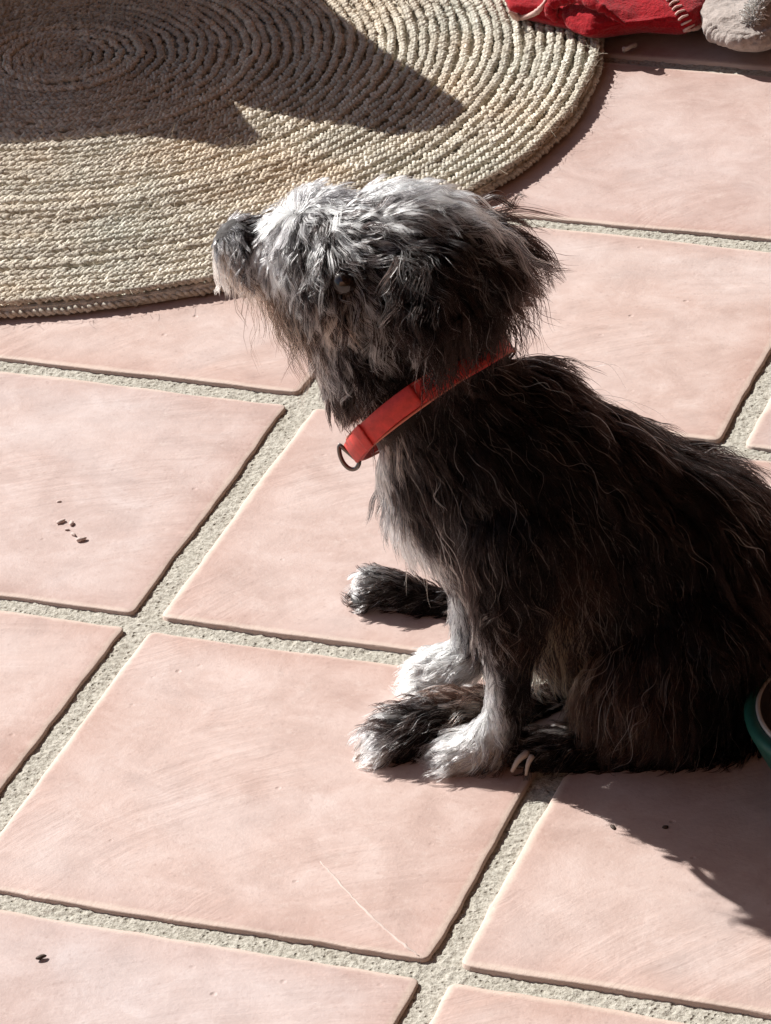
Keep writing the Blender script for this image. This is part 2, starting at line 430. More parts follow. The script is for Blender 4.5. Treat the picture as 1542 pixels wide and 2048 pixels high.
def squash(me):
    n = len(me.vertices); a = np.empty(n * 3, np.float32); me.vertices.foreach_get('co', a); a = a.reshape(-1, 3)
    u = a @ UH.astype(np.float32); v = a @ VH.astype(np.float32); z = a[:, 2].copy()
    a = np.outer(u * .975, UH) + np.outer(v * .985, VH); a[:, 2] = z
    me.vertices.foreach_set('co', a.astype(np.float32).ravel()); me.update()
for k in range(nr + 1):
    r = .004 + k * ROW
    me = ring_mesh(max(r, .006), k); squash(me)
    o = link('braid_row', me, MT_JUTE); o.parent = rug
me = ring_mesh(RR + .0012, 91); squash(me)
for v in me.vertices: v.co.z -= .0072
o = link('braid_row', me, MT_JUTE); o.parent = rug
# backing so no light comes through, and a lower cord on the edge
for (r, z, q, nm) in ((RR - .003, .0050, .0045, 'edge_cord'),):
    th = np.linspace(0, 2 * np.pi, 700, endpoint=False)
    P = np.stack([np.cos(th) * r, np.sin(th) * r, np.full(700, z)], -1)
    V, Q, _ = tube(P, q * (1 + .12 * np.sin(th * 260)), 8, True); me = mesh(nm, V, Q); squash(me)
    o = link(nm, me, MT_JUTE); o.parent = rug
th = np.linspace(0, 2 * np.pi, 128, endpoint=False)
bm = bmesh.new()
vs = [bm.verts.new((math.cos(a) * RR, math.sin(a) * RR, .0088)) for a in th]; bm.faces.new(vs)
lo = [bm.verts.new((math.cos(a) * RR, math.sin(a) * RR, .001)) for a in th]
for a in range(128): bm.faces.new((vs[a], lo[a], lo[(a + 1) % 128], vs[(a + 1) % 128]))
me = from_bm('backing', bm); squash(me); o = link('backing', me, MT_JUTE, None, False); o.parent = rug

# loose fibres
nf = 18000; aa = rng.uniform(0, 2 * np.pi, nf); rad_ = RR * np.sqrt(rng.random(nf)); rad_[:900] = RR + .001
K_ = 5; base = np.stack([np.cos(aa) * rad_, np.sin(aa) * rad_, np.full(nf, .0150)], -1)
base[:, :2] = np.outer((base @ UH) * .975, UH)[:, :2] + np.outer((base @ VH) * .985, VH)[:, :2]
dr_ = rng.normal(0, 1, (nf, 3)); dr_[:, 2] = np.abs(dr_[:, 2]) * .5; dr_ /= np.linalg.norm(dr_, axis=1)[:, None]
ln_ = rng.uniform(.002, .009, nf); cv = rng.normal(0, .5, (nf, 3))
fp = np.stack([base + dr_ * (ln_ * f)[:, None] + cv * (ln_ * f * f)[:, None] * .6 for f in np.linspace(0, 1, K_)], 1)
hc = bpy.data.hair_curves.new('loose_fibres'); hc.add_curves([K_] * nf)
hc.position_data.foreach_set('vector', fp.astype(np.float32).ravel())
ra_ = hc.attributes.get('radius') or hc.attributes.new('radius', 'FLOAT', 'POINT'); ra_.data.foreach_set('value', np.full(nf * K_, .00011, np.float32))
hc.materials.append(simple('jute_fibre', (.60, .53, .42), .8))
o = bpy.data.objects.new('loose_fibres', hc); COL.objects.link(o); o.parent = rug; o['kind'] = 'stuff'

# ------------------------------------------------------------------ made-up boards beyond the frame, shaped to throw the shade on the rug
caster = tag(empty('shade_caster', (-.55, 1.25, 0)), 'unseen made-up boards that cast the shade on the rug', 'light_blocker')
def shade_poly(px_list, h):
    k = SUN_TRAVEL / -SUN_TRAVEL[2]
    out = []
    for x, y in px_list:
        g = gz(x, y, .016); out.append(g - k * (h - .016))
    return out
def slab(name, pts, th):
    bm = bmesh.new(); a = [bm.verts.new(p) for p in pts]; b = [bm.verts.new(p - np.array([0, 0, th])) for p in pts]
    bm.faces.new(a[::-1]); bm.faces.new(b)
    for i in range(len(pts)): bm.faces.new((a[i], a[(i + 1) % len(pts)], b[(i + 1) % len(pts)], b[i]))
    bmesh.ops.recalc_face_normals(bm, faces=bm.faces)
    return from_bm(name, bm)
edge1 = [(655, 8), (760, 92), (860, 158), (925, 205), (932, 222), (905, 243), (850, 260), (790, 268), (720, 252), (600, 235), (515, 215), (460, 200),
         (430, 200), (200, 200), (-700, 120), (-500, -900), (300, -700)]
edge2 = [(470, 205), (490, 235), (522, 272), (500, 286), (440, 291), (370, 276), (300, 268), (220, 268), (90, 278), (0, 283), (-250, 280), (-900, 230),
         (-900, -100), (100, 60)]
for nm, ed, h in (('shade_board_top', edge1, .30), ('shade_board_low', edge2, .25)):
    link(nm, slab(nm, shade_poly(ed, h), .018), MT_WOOD, caster, False)
top = np.mean(shade_poly(edge1[-4:], .30), 0)
for dx, dy in ((-.10, -.02), (.12, .05), (-.05, .2), (.15, .25)):
    b0 = np.array([top[0] + dx, top[1] + dy + .12, 0])
    V, Q, Tt = tube([b0 + [0, 0, .0], b0 + [0, 0, .15], b0 + [0, 0, .30]], .016, 10, False)
    bm = bmesh.new(); vs = [bm.verts.new(v) for v in V]
    for q in Q: bm.faces.new([vs[x] for x in q])
    for q in Tt: bm.faces.new([vs[x] for x in q])
    link('leg', from_bm('leg', bm), MT_WOOD, caster)  # props for the added boards

# ------------------------------------------------------------------ red fleece blanket and grey plush blanket at the top right
def cloth_heap(name, outline, h0, hgt, seed, fold=.012, zref=.02, lean=0.0):
    """a pillowy folded cloth: outline is its plan at height zref, inflated and creased"""
    O = np.array([gz(x, y, zref)[:2] for x, y in outline]); c = O.mean(0)
    O3 = np.vstack([O, O[:1]]); d = np.r_[0, np.cumsum(np.linalg.norm(np.diff(O3, axis=0), axis=1))]
    m = 260; s = np.linspace(0, d[-1], m, endpoint=False)
    ring = np.stack([np.interp(s, d, O3[:, 0]), np.interp(s, d, O3[:, 1])], -1)
    for _ in range(3): ring = (np.roll(ring, 1, 0) + ring * 2 + np.roll(ring, -1, 0)) / 4
    V = []; rows = 56
    for k in range(rows + 1):
        a = k / rows * math.pi; rr = math.sin(a) ** .55; z = -math.cos(a)
        for q in range(m):
            p = c + (ring[q] - c) * max(rr, .002)
            up = max(0, z * .5 + .5)
            n1 = mnoise.noise(Vector((p[0] * 13 + seed, p[1] * 13, z * .9 + seed)))
            n2 = mnoise.noise(Vector((p[0] * 34 + seed, p[1] * 20, z * 1.6)))
            n3 = mnoise.noise(Vector((p[0] * 120 + seed, p[1] * 120, z * 6)))
            ridge = (1 - abs(n1) * 2.2)
            zz = hgt * (.5 + .5 * z) + (ridge * fold + n2 * fold * .5 + n3 * .0015) * up
            off = (n1 * fold * .9 + n2 * fold * .5 + n3 * .001) * rr - lean * up * rr
            dr = (ring[q] - c); dr /= np.linalg.norm(dr) + 1e-9
            V.append((p[0] + dr[0] * off, p[1] + dr[1] * off, max(h0 + zz, .002)))
    Q = [[k * m + q, k * m + (q + 1) % m, (k + 1) * m + (q + 1) % m, (k + 1) * m + q] for k in range(rows) for q in range(m)]
    return mesh(name, V, Q)
def bvh_of(*objs):
    V = []; F_ = []
    for o in objs:
        b0 = len(V); V += [tuple(v.co) for v in o.data.vertices]; F_ += [tuple(b0 + i for i in p.vertices) for p in o.data.polygons]
    return BVHTree.FromPolygons(V, F_)
red = tag(empty('fleece_blanket', tuple(gz(1260, 20, 0))), 'crumpled red fleece blanket with pale blanket stitching beside the rug', 'blanket')
f1 = link('fleece', cloth_heap('fleece', [(1112, 30), (1135, 66), (1178, 80), (1230, 72), (1290, 66), (1380, 70), (1424, 44), (1450, -30), (1430, -200), (1200, -200), (1120, -40)], .008, .034, 3.3, .008), MT_FLEECE, red)
f2 = link('fleece_fold', cloth_heap('fleece_fold', [(1004, -6), (1020, 30), (1060, 38), (1110, 52), (1150, 60), (1170, -120), (1060, -110), (1000, -40)], .010, .026, 8.1, .006, .02), MT_FLEECE, red)
HB = bvh_of(f1, f2)
def on(px, py, off=0.0, tree=None):
    d = ray(px, py); d = d / np.linalg.norm(d)
    h = (tree or HB).ray_cast(Vector(CPOS.tolist()), Vector(d.tolist()))
    if h[0] is None: return gz(px, py, .03)
    return np.array(h[0]) + np.array(h[1]) * off
def cloth_roll(name, pts, rad, mat, parent, k=10, n=60, lump=.15, taper=(.4, 1, .8, .25)):
    P = spline(pts, n); r = np.interp(np.linspace(0, 1, n), [0, .15, .6, 1], [rad * x for x in taper])
    jj = np.array([mnoise.noise(Vector((i * .35, rad * 900, 0))) for i in range(n)])
    V, Q, Tt = tube(P, r * (1 + lump * 2 * jj), k, False)
    bm = bmesh.new(); vs = [bm.verts.new(v) for v in V]
    for q in Q: bm.faces.new([vs[x] for x in q])
    for q in Tt: bm.faces.new([vs[x] for x in q])
    bmesh.ops.recalc_face_normals(bm, faces=bm.faces)
    return link(name, from_bm(name, bm), mat, parent)
cloth_roll('rolled_fold', [on(1112, 42, .000), on(1110, 18, .006), on(1150, 12, .008), on(1200, 30, .007), on(1250, 48, .001)], .0060, MT_FLEECE, red, 14, 70, .2)
cloth_roll('hem', [on(1018, 24, .0), on(1040, 34, .001), on(1072, 26, .001), on(1090, 6, .001), on(1098, -20, .001)], .0028, MT_STITCH, red)
cloth_roll('hem', [on(1368, 60, .0005), on(1396, 52, .001), on(1414, 34, .001), on(1424, 8, .001), on(1430, -20, .001)], .0022, MT_STITCH, red, taper=(.8, 1, 1, 1))
for q in range(8):
    f = q / 7; x = 1334 + 42 * f; y = -14 + 66 * f
    cloth_roll('stitch', [on(x - 7, y + 7, .0004), on(x, y + 2, .0012), on(x + 12, y - 3, .0004)], .0011, MT_STITCH, red, 6, 14, .1, (.7, 1, 1, .7))
grey = tag(empty('plush_blanket', tuple(gz(1500, 60, 0))), 'rumpled grey plush blanket beside the red fleece', 'blanket')
plush_o = link('plush', cloth_heap('plush', [(1392, 50), (1425, 84), (1470, 98), (1520, 98), (1570, 84), (1680, 50), (1690, -200), (1480, -200), (1400, -20)], .006, .032, 5.7, .006), MT_PLUSH, grey)
GB = bvh_of(plush_o)
cloth_roll('rolled_edge', [on(1405, 38, -.002, GB), on(1428, 70, -.002, GB), on(1476, 84, -.002, GB), on(1530, 66, -.002, GB), on(1575, 40, -.002, GB)], .0068, MT_PLUSH, grey, 14, 70, .2)
cloth_roll('white_trim', [on(1504, 46, .000, GB), on(1510, 24, .002, GB), on(1528, 8, .003, GB), on(1560, -8, .003, GB)], .0046, MT_TRIM, grey, 14, 90, .15, (.6, 1, 1, 1))
tp = spline([on(1504, 46, .000, GB), on(1510, 24, .002, GB), on(1528, 8, .003, GB), on(1560, -8, .003, GB)], 400)
ns = 4200; bs = tp[rng.integers(0, 400, ns)]; dd = rng.normal(0, 1, (ns, 3)); dd[:, 2] = np.abs(dd[:, 2]); dd /= np.linalg.norm(dd, axis=1)[:, None]
cl_ = np.sin(bs * 900).sum(1)[:, None] * .25; ll = rng.uniform(.0015, .0045, ns)[:, None]; cvv = rng.normal(0, .7, (ns, 3))
fp = np.stack([bs + dd * .003 + (dd + cl_) * ll * f + cvv * ll * f * f * .7 for f in np.linspace(0, 1, 5)], 1) - np.array(grey.location)
hc = bpy.data.hair_curves.new('sherpa_pile'); hc.add_curves([5] * ns)
hc.position_data.foreach_set('vector', fp.astype(np.float32).ravel())
ra_ = hc.attributes.get('radius') or hc.attributes.new('radius', 'FLOAT', 'POINT'); ra_.data.foreach_set('value', np.full(ns * 5, .00045, np.float32))
hc.materials.append(MT_TRIM)
o = bpy.data.objects.new('sherpa_pile', hc); COL.objects.link(o); o.parent = grey; o['kind'] = 'stuff'

# ------------------------------------------------------------------ small things on the floor
def crumb(name, px, py, size, mat, label, cat, seed, stretch=(1, 1, .6), group=None):
    bm = bmesh.new(); bmesh.ops.create_icosphere(bm, subdivisions=2, radius=1)
    for v in bm.verts:
        n = 1 + .35 * mnoise.noise(v.co * 1.7 + Vector((seed, 0, 0)))
        v.co = Vector((v.co.x * stretch[0] * n, v.co.y * stretch[1] * n, v.co.z * stretch[2] * n)) * size
    g = gz(px, py, 0.0)
    o = link(name, from_bm(name, bm), mat); o.location = (g[0], g[1], size * stretch[2] * .8)
    o.rotation_euler = (0, 0, seed)
    return tag(o, label, cat, group)
crumb('seed', 82, 1917, .0020, MT_SEED, 'tiny dark seed on the bottom left tile', 'seed', .9, (1.7, .8, .6))
crumb('seed', 1226, 1657, .0019, MT_SEED, 'tiny dark seed in the sun at the edge of the dog shadow', 'seed', 2.3, (1.6, .8, .6))
crumb('seed', 1331, 1657, .0017, MT_SEED, 'tiny dark seed inside the dog shadow', 'seed', 1.3, (1.2, 1, .6))
chips = tag(empty('mud_flakes', tuple(gz(140, 1055, 0))), 'cluster of small pale flakes on the left tile above the grout', 'flakes')
for (x, y, s, q) in ((122, 1045, .0024, 1.0), (143, 1048, .0022, 1.9), (147, 1070, .0017, 2.6), (162, 1081, .0026, .7), (134, 1060, .0012, .3), (118, 1004, .0012, .4)):
    bm = bmesh.new(); bmesh.ops.create_icosphere(bm, subdivisions=2, radius=1)
    for v in bm.verts:
        n = 1 + .4 * mnoise.noise(v.co * 1.9 + Vector((q * 5, 0, 0)))
        v.co = Vector((v.co.x * 1.5 * n, v.co.y * .7 * n, v.co.z * .55 * n)) * s
    bmesh.ops.rotate(bm, verts=bm.verts, matrix=Matrix.Rotation(q, 3, 'Z'))
    g = gz(x, y, 0); bmesh.ops.translate(bm, verts=bm.verts, vec=(g[0], g[1], s * .35))
    link('flake', from_bm('flake', bm), MT_CRUMB, chips)
# bone shaped scrap
bp = tubes_mesh('bone_scrap', [([gz(1247, 99, .006), gz(1254, 98, .007), gz(1262, 93, .007), gz(1270, 90, .006)], [.0028, .0019, .0019, .0025], 8, False)])
tag(link('bone_scrap', bp, MT_BONE), 'small pale bone shaped scrap in the shade under the red blanket', 'scrap')

# ------------------------------------------------------------------ green bowl at the right edge
bc = gz(1737, 1415, .050); bc[2] = 0
bowl = tag(empty('feeding_bowl', tuple(bc)), 'green dish with a steel rim cut by the right edge beside the dog', 'bowl')
def lathe(prof, n=96):
    V = []; Q = []
    th = np.linspace(0, 2 * np.pi, n, endpoint=False); m = len(prof)
    for r, z in prof: V += [(bc[0] + r * math.cos(a), bc[1] + r * math.sin(a), z) for a in th]
    for k in range(m - 1):
        for q in range(n): Q.append([k * n + q, k * n + (q + 1) % n, (k + 1) * n + (q + 1) % n, (k + 1) * n + q])
    return V, Q
V, Q = lathe([(.001, .0020), (.046, .0015), (.052, .004), (.060, .014), (.069, .033), (.0740, .044), (.0748, .0475), (.0725, .0505), (.0690, .0510), (.0668, .0495)])
link('outer_shell', mesh('outer_shell', V, Q), MT_BOWL, bowl)
V, Q = lathe([(.0672, .0495), (.0676, .0515), (.0664, .0525), (.0650, .0517), (.0635, .044), (.054, .018), (.040, .009), (.001, .008)])
link('steel_liner', mesh('steel_liner', V[:4 * 96] , [q for q in Q if max(q) < 4 * 96]), MT_RIM, bowl)
link('steel_inside', mesh('steel_inside', V[3 * 96:], [[x - 3 * 96 for x in q] for q in Q if min(q) >= 3 * 96]), MT_DARKSTEEL, bowl)

# ------------------------------------------------------------------ unseen walls and cover added to block sky and warm the shade
MT_BOUNCE = simple('bounce_ochre', (.42, .235, .155), .9, 0, 20, .4, .004, .12, .2)
MT_BLOCKER = simple('blocker_brown', (.12, .065, .035), .7, 0, 16, .3, .003, .2, .3)
def G3(u, v, z): return np.array([CPOS[0], CPOS[1], 0]) + UH * u + VH * v + np.array([0, 0, z])
bounce_shell = tag(empty('bounce_shell', tuple(G3(2.2, -1.2, 0))), 'unseen shell added to block sky and bounce warm light', 'bounce_shell')
def box_uvz(name, u0, u1, v0, v1, z0, z1, mat):
    c = [G3(u, v, z) for z in (z0, z1) for u, v in ((u0, v0), (u1, v0), (u1, v1), (u0, v1))]
    me = mesh(name, c, [[3, 2, 1, 0], [4, 5, 6, 7], [0, 1, 5, 4], [1, 2, 6, 5], [2, 3, 7, 6], [3, 0, 4, 7]])
    return link(name, me, mat, bounce_shell, False)
box_uvz('bounce_wall', 2.2, 2.45, -1.2, 7.0, 0, 3.0, MT_BOUNCE)
box_uvz('bounce_wall', -4.0, 2.45, -1.5, -1.2, 0, 3.0, MT_BOUNCE)
box_uvz('sky_blocker', -1.2, 2.6, -1.6, 7.1, 3.0, 3.15, MT_BLOCKER)

# ------------------------------------------------------------------ the dog
DOG = tag(empty('dog', tuple(gz(1150, 1500, 0))), 'small scruffy dark dog with a grey face sitting on the tiles and looking left', 'dog')
# chains: tag, [(px, py, v, radius)]
CH = [
 ('head', [(745, 548, 2.150, .047), (800, 545, 2.150, .050), (850, 575, 2.150, .047)]),
 ('head', [(745, 548, 2.150, .044), (680, 530, 2.160, .040), (628, 508, 2.168, .034), (562, 508, 2.172, .0200), (512, 496, 2.175, .0180), (484, 490, 2.176, .0180)]),
 ('head', [(722, 640, 2.145, .033), (672, 600, 2.160, .020), (595, 552, 2.170, .0140), (525, 532, 2.174, .0115)]),
 ('head', [(728, 640, 2.145, .032), (780, 690, 2.145, .039), (738, 735, 2.145, .025)]),
 ('ear', [(822, 530, 2.112, .013), (848, 590, 2.101, .014), (866, 655, 2.096, .012), (868, 705, 2.098, .008)]),
 ('ear', [(850, 470, 2.200, .012), (930, 470, 2.212, .012), (985, 500, 2.215, .009)]),
 ('torso', [(830, 640, 2.150, .046), (865, 770, 2.150, .047), (915, 850, 2.150, .052)]),
 ('torso', [(915, 850, 2.150, .052), (995, 935, 2.150, .065), (1085, 1008, 2.152, .071), (1190, 1082, 2.158, .077), (1330, 1182, 2.170, .084), (1460, 1272, 2.185, .080), (1560, 1335, 2.20, .074)]),
 ('torso', [(945, 960, 2.150, .054), (962, 1035, 2.150, .040), (1028, 1110, 2.150, .030)]),
 ('torso', [(1370, 1290, 2.115, .058), (1305, 1360, 2.092, .045), (1265, 1405, 2.080, .031)]),
 ('torso', [(1430, 1330, 2.135, .055), (1420, 1420, 2.12, .036)]),
 ('torso', [(1350, 1290, 2.225, .050), (1260, 1320, 2.24, .038)]),
 ('hind', [(1440, 1450, 2.09, .026), (1330, 1490, 2.078, .018), (1200, 1498, 2.078, .015), (1110, 1500, 2.078, .014), (1062, 1502, 2.078, .013)]),
 ('leg', [(1025, 1060, 2.105, .036), (1025, 1180, 2.090, .025), (1018, 1270, 2.085, .0185), (1016, 1360, 2.082, .0125), (1008, 1430, 2.080, .0120), (985, 1478, 2.080, .0140)]),
 ('paw', [(985, 1485, 2.080, .0145), (945, 1500, 2.082, .0155), (912, 1506, 2.082, .0125)]),
 ('leg', [(985, 1070, 2.185, .033), (968, 1165, 2.180, .021), (950, 1250, 2.175, .0145), (948, 1310, 2.170, .0120)]),
 ('pawb', [(935, 1318, 2.168, .0140), (890, 1335, 2.166, .0150), (850, 1345, 2.166, .0125)]),
 ('pawc', [(1100, 1440, 2.150, .018), (980, 1435, 2.125, .0170), (880, 1450, 2.110, .0175), (812, 1466, 2.103, .0170), (780, 1474, 2.100, .0140)]),
 ('pawa', [(1050, 1245, 2.240, .026), (930, 1225, 2.262, .0130), (860, 1208, 2.272, .0130), (790, 1182, 2.276, .0135), (742, 1165, 2.278, .0115)]),
]
bm = bmesh.new()
SK = []
for tg, pts in CH:
    P3 = np.array([np.r_[gv(x, y, v), r] for x, y, v, r in pts])
    D = spline(P3, max(6, (len(P3) - 1) * 7))
    for q in D:
        SK.append((tg, q))
        bmesh.ops.create_icosphere(bm, subdivisions=2, radius=float(q[3]), matrix=Matrix.Translation(q[:3]))
# toes on every paw
def toes(px, py, v, r, spread, n=4):
    c = gv(px, py, v)
    for k in range(n):
        f = (k - (n - 1) / 2) / ((n - 1) / 2)
        p = c + VH * f * spread - UH * (.004 - .004 * abs(f))
        p[2] = r * .95
        SK.append(('toe', np.r_[p, r]))
        bmesh.ops.create_icosphere(bm, subdivisions=2, radius=r, matrix=Matrix.Translation(p))
toes(893, 1518, 2.082, .0068, .0115); toes(832, 1352, 2.166, .0068, .0115); toes(756, 1490, 2.100, .0074, .012); toes(722, 1172, 2.279, .0062, .0095)
raw = from_bm('body', bm)
tmp = bpy.data.objects.new('body', raw); COL.objects.link(tmp)
rm = tmp.modifiers.new('r', 'REMESH'); rm.mode = 'VOXEL'; rm.voxel_size = .0032
sm = tmp.modifiers.new('s', 'SMOOTH'); sm.factor = .6; sm.iterations = 7
dg = bpy.context.evaluated_depsgraph_get(); ev = tmp.evaluated_get(dg)
body_me = bpy.data.meshes.new_from_object(ev)
bpy.data.objects.remove(tmp); bpy.data.meshes.remove(raw)
body_me.name = 'body'
nv = len(body_me.vertices); BV = np.empty(nv * 3, np.float32); body_me.vertices.foreach_get('co', BV); BV = BV.reshape(-1, 3).astype(float)
BV[:, 2] = np.maximum(BV[:, 2], .0015); body_me.vertices.foreach_set('co', BV.astype(np.float32).ravel()); body_me.update()
# region of each vertex from the nearest skeleton ball (by surface distance)
SP = np.array([q for _, q in SK]); ST = np.array([t for t, _ in SK])
def region(X):
    out = np.empty(len(X), object); step = 4000
    for a in range(0, len(X), step):
        d = np.linalg.norm(X[a:a + step, None] - SP[None, :, :3], axis=2) - SP[None, :, 3]
        out[a:a + step] = ST[d.argmin(1)]
    return out
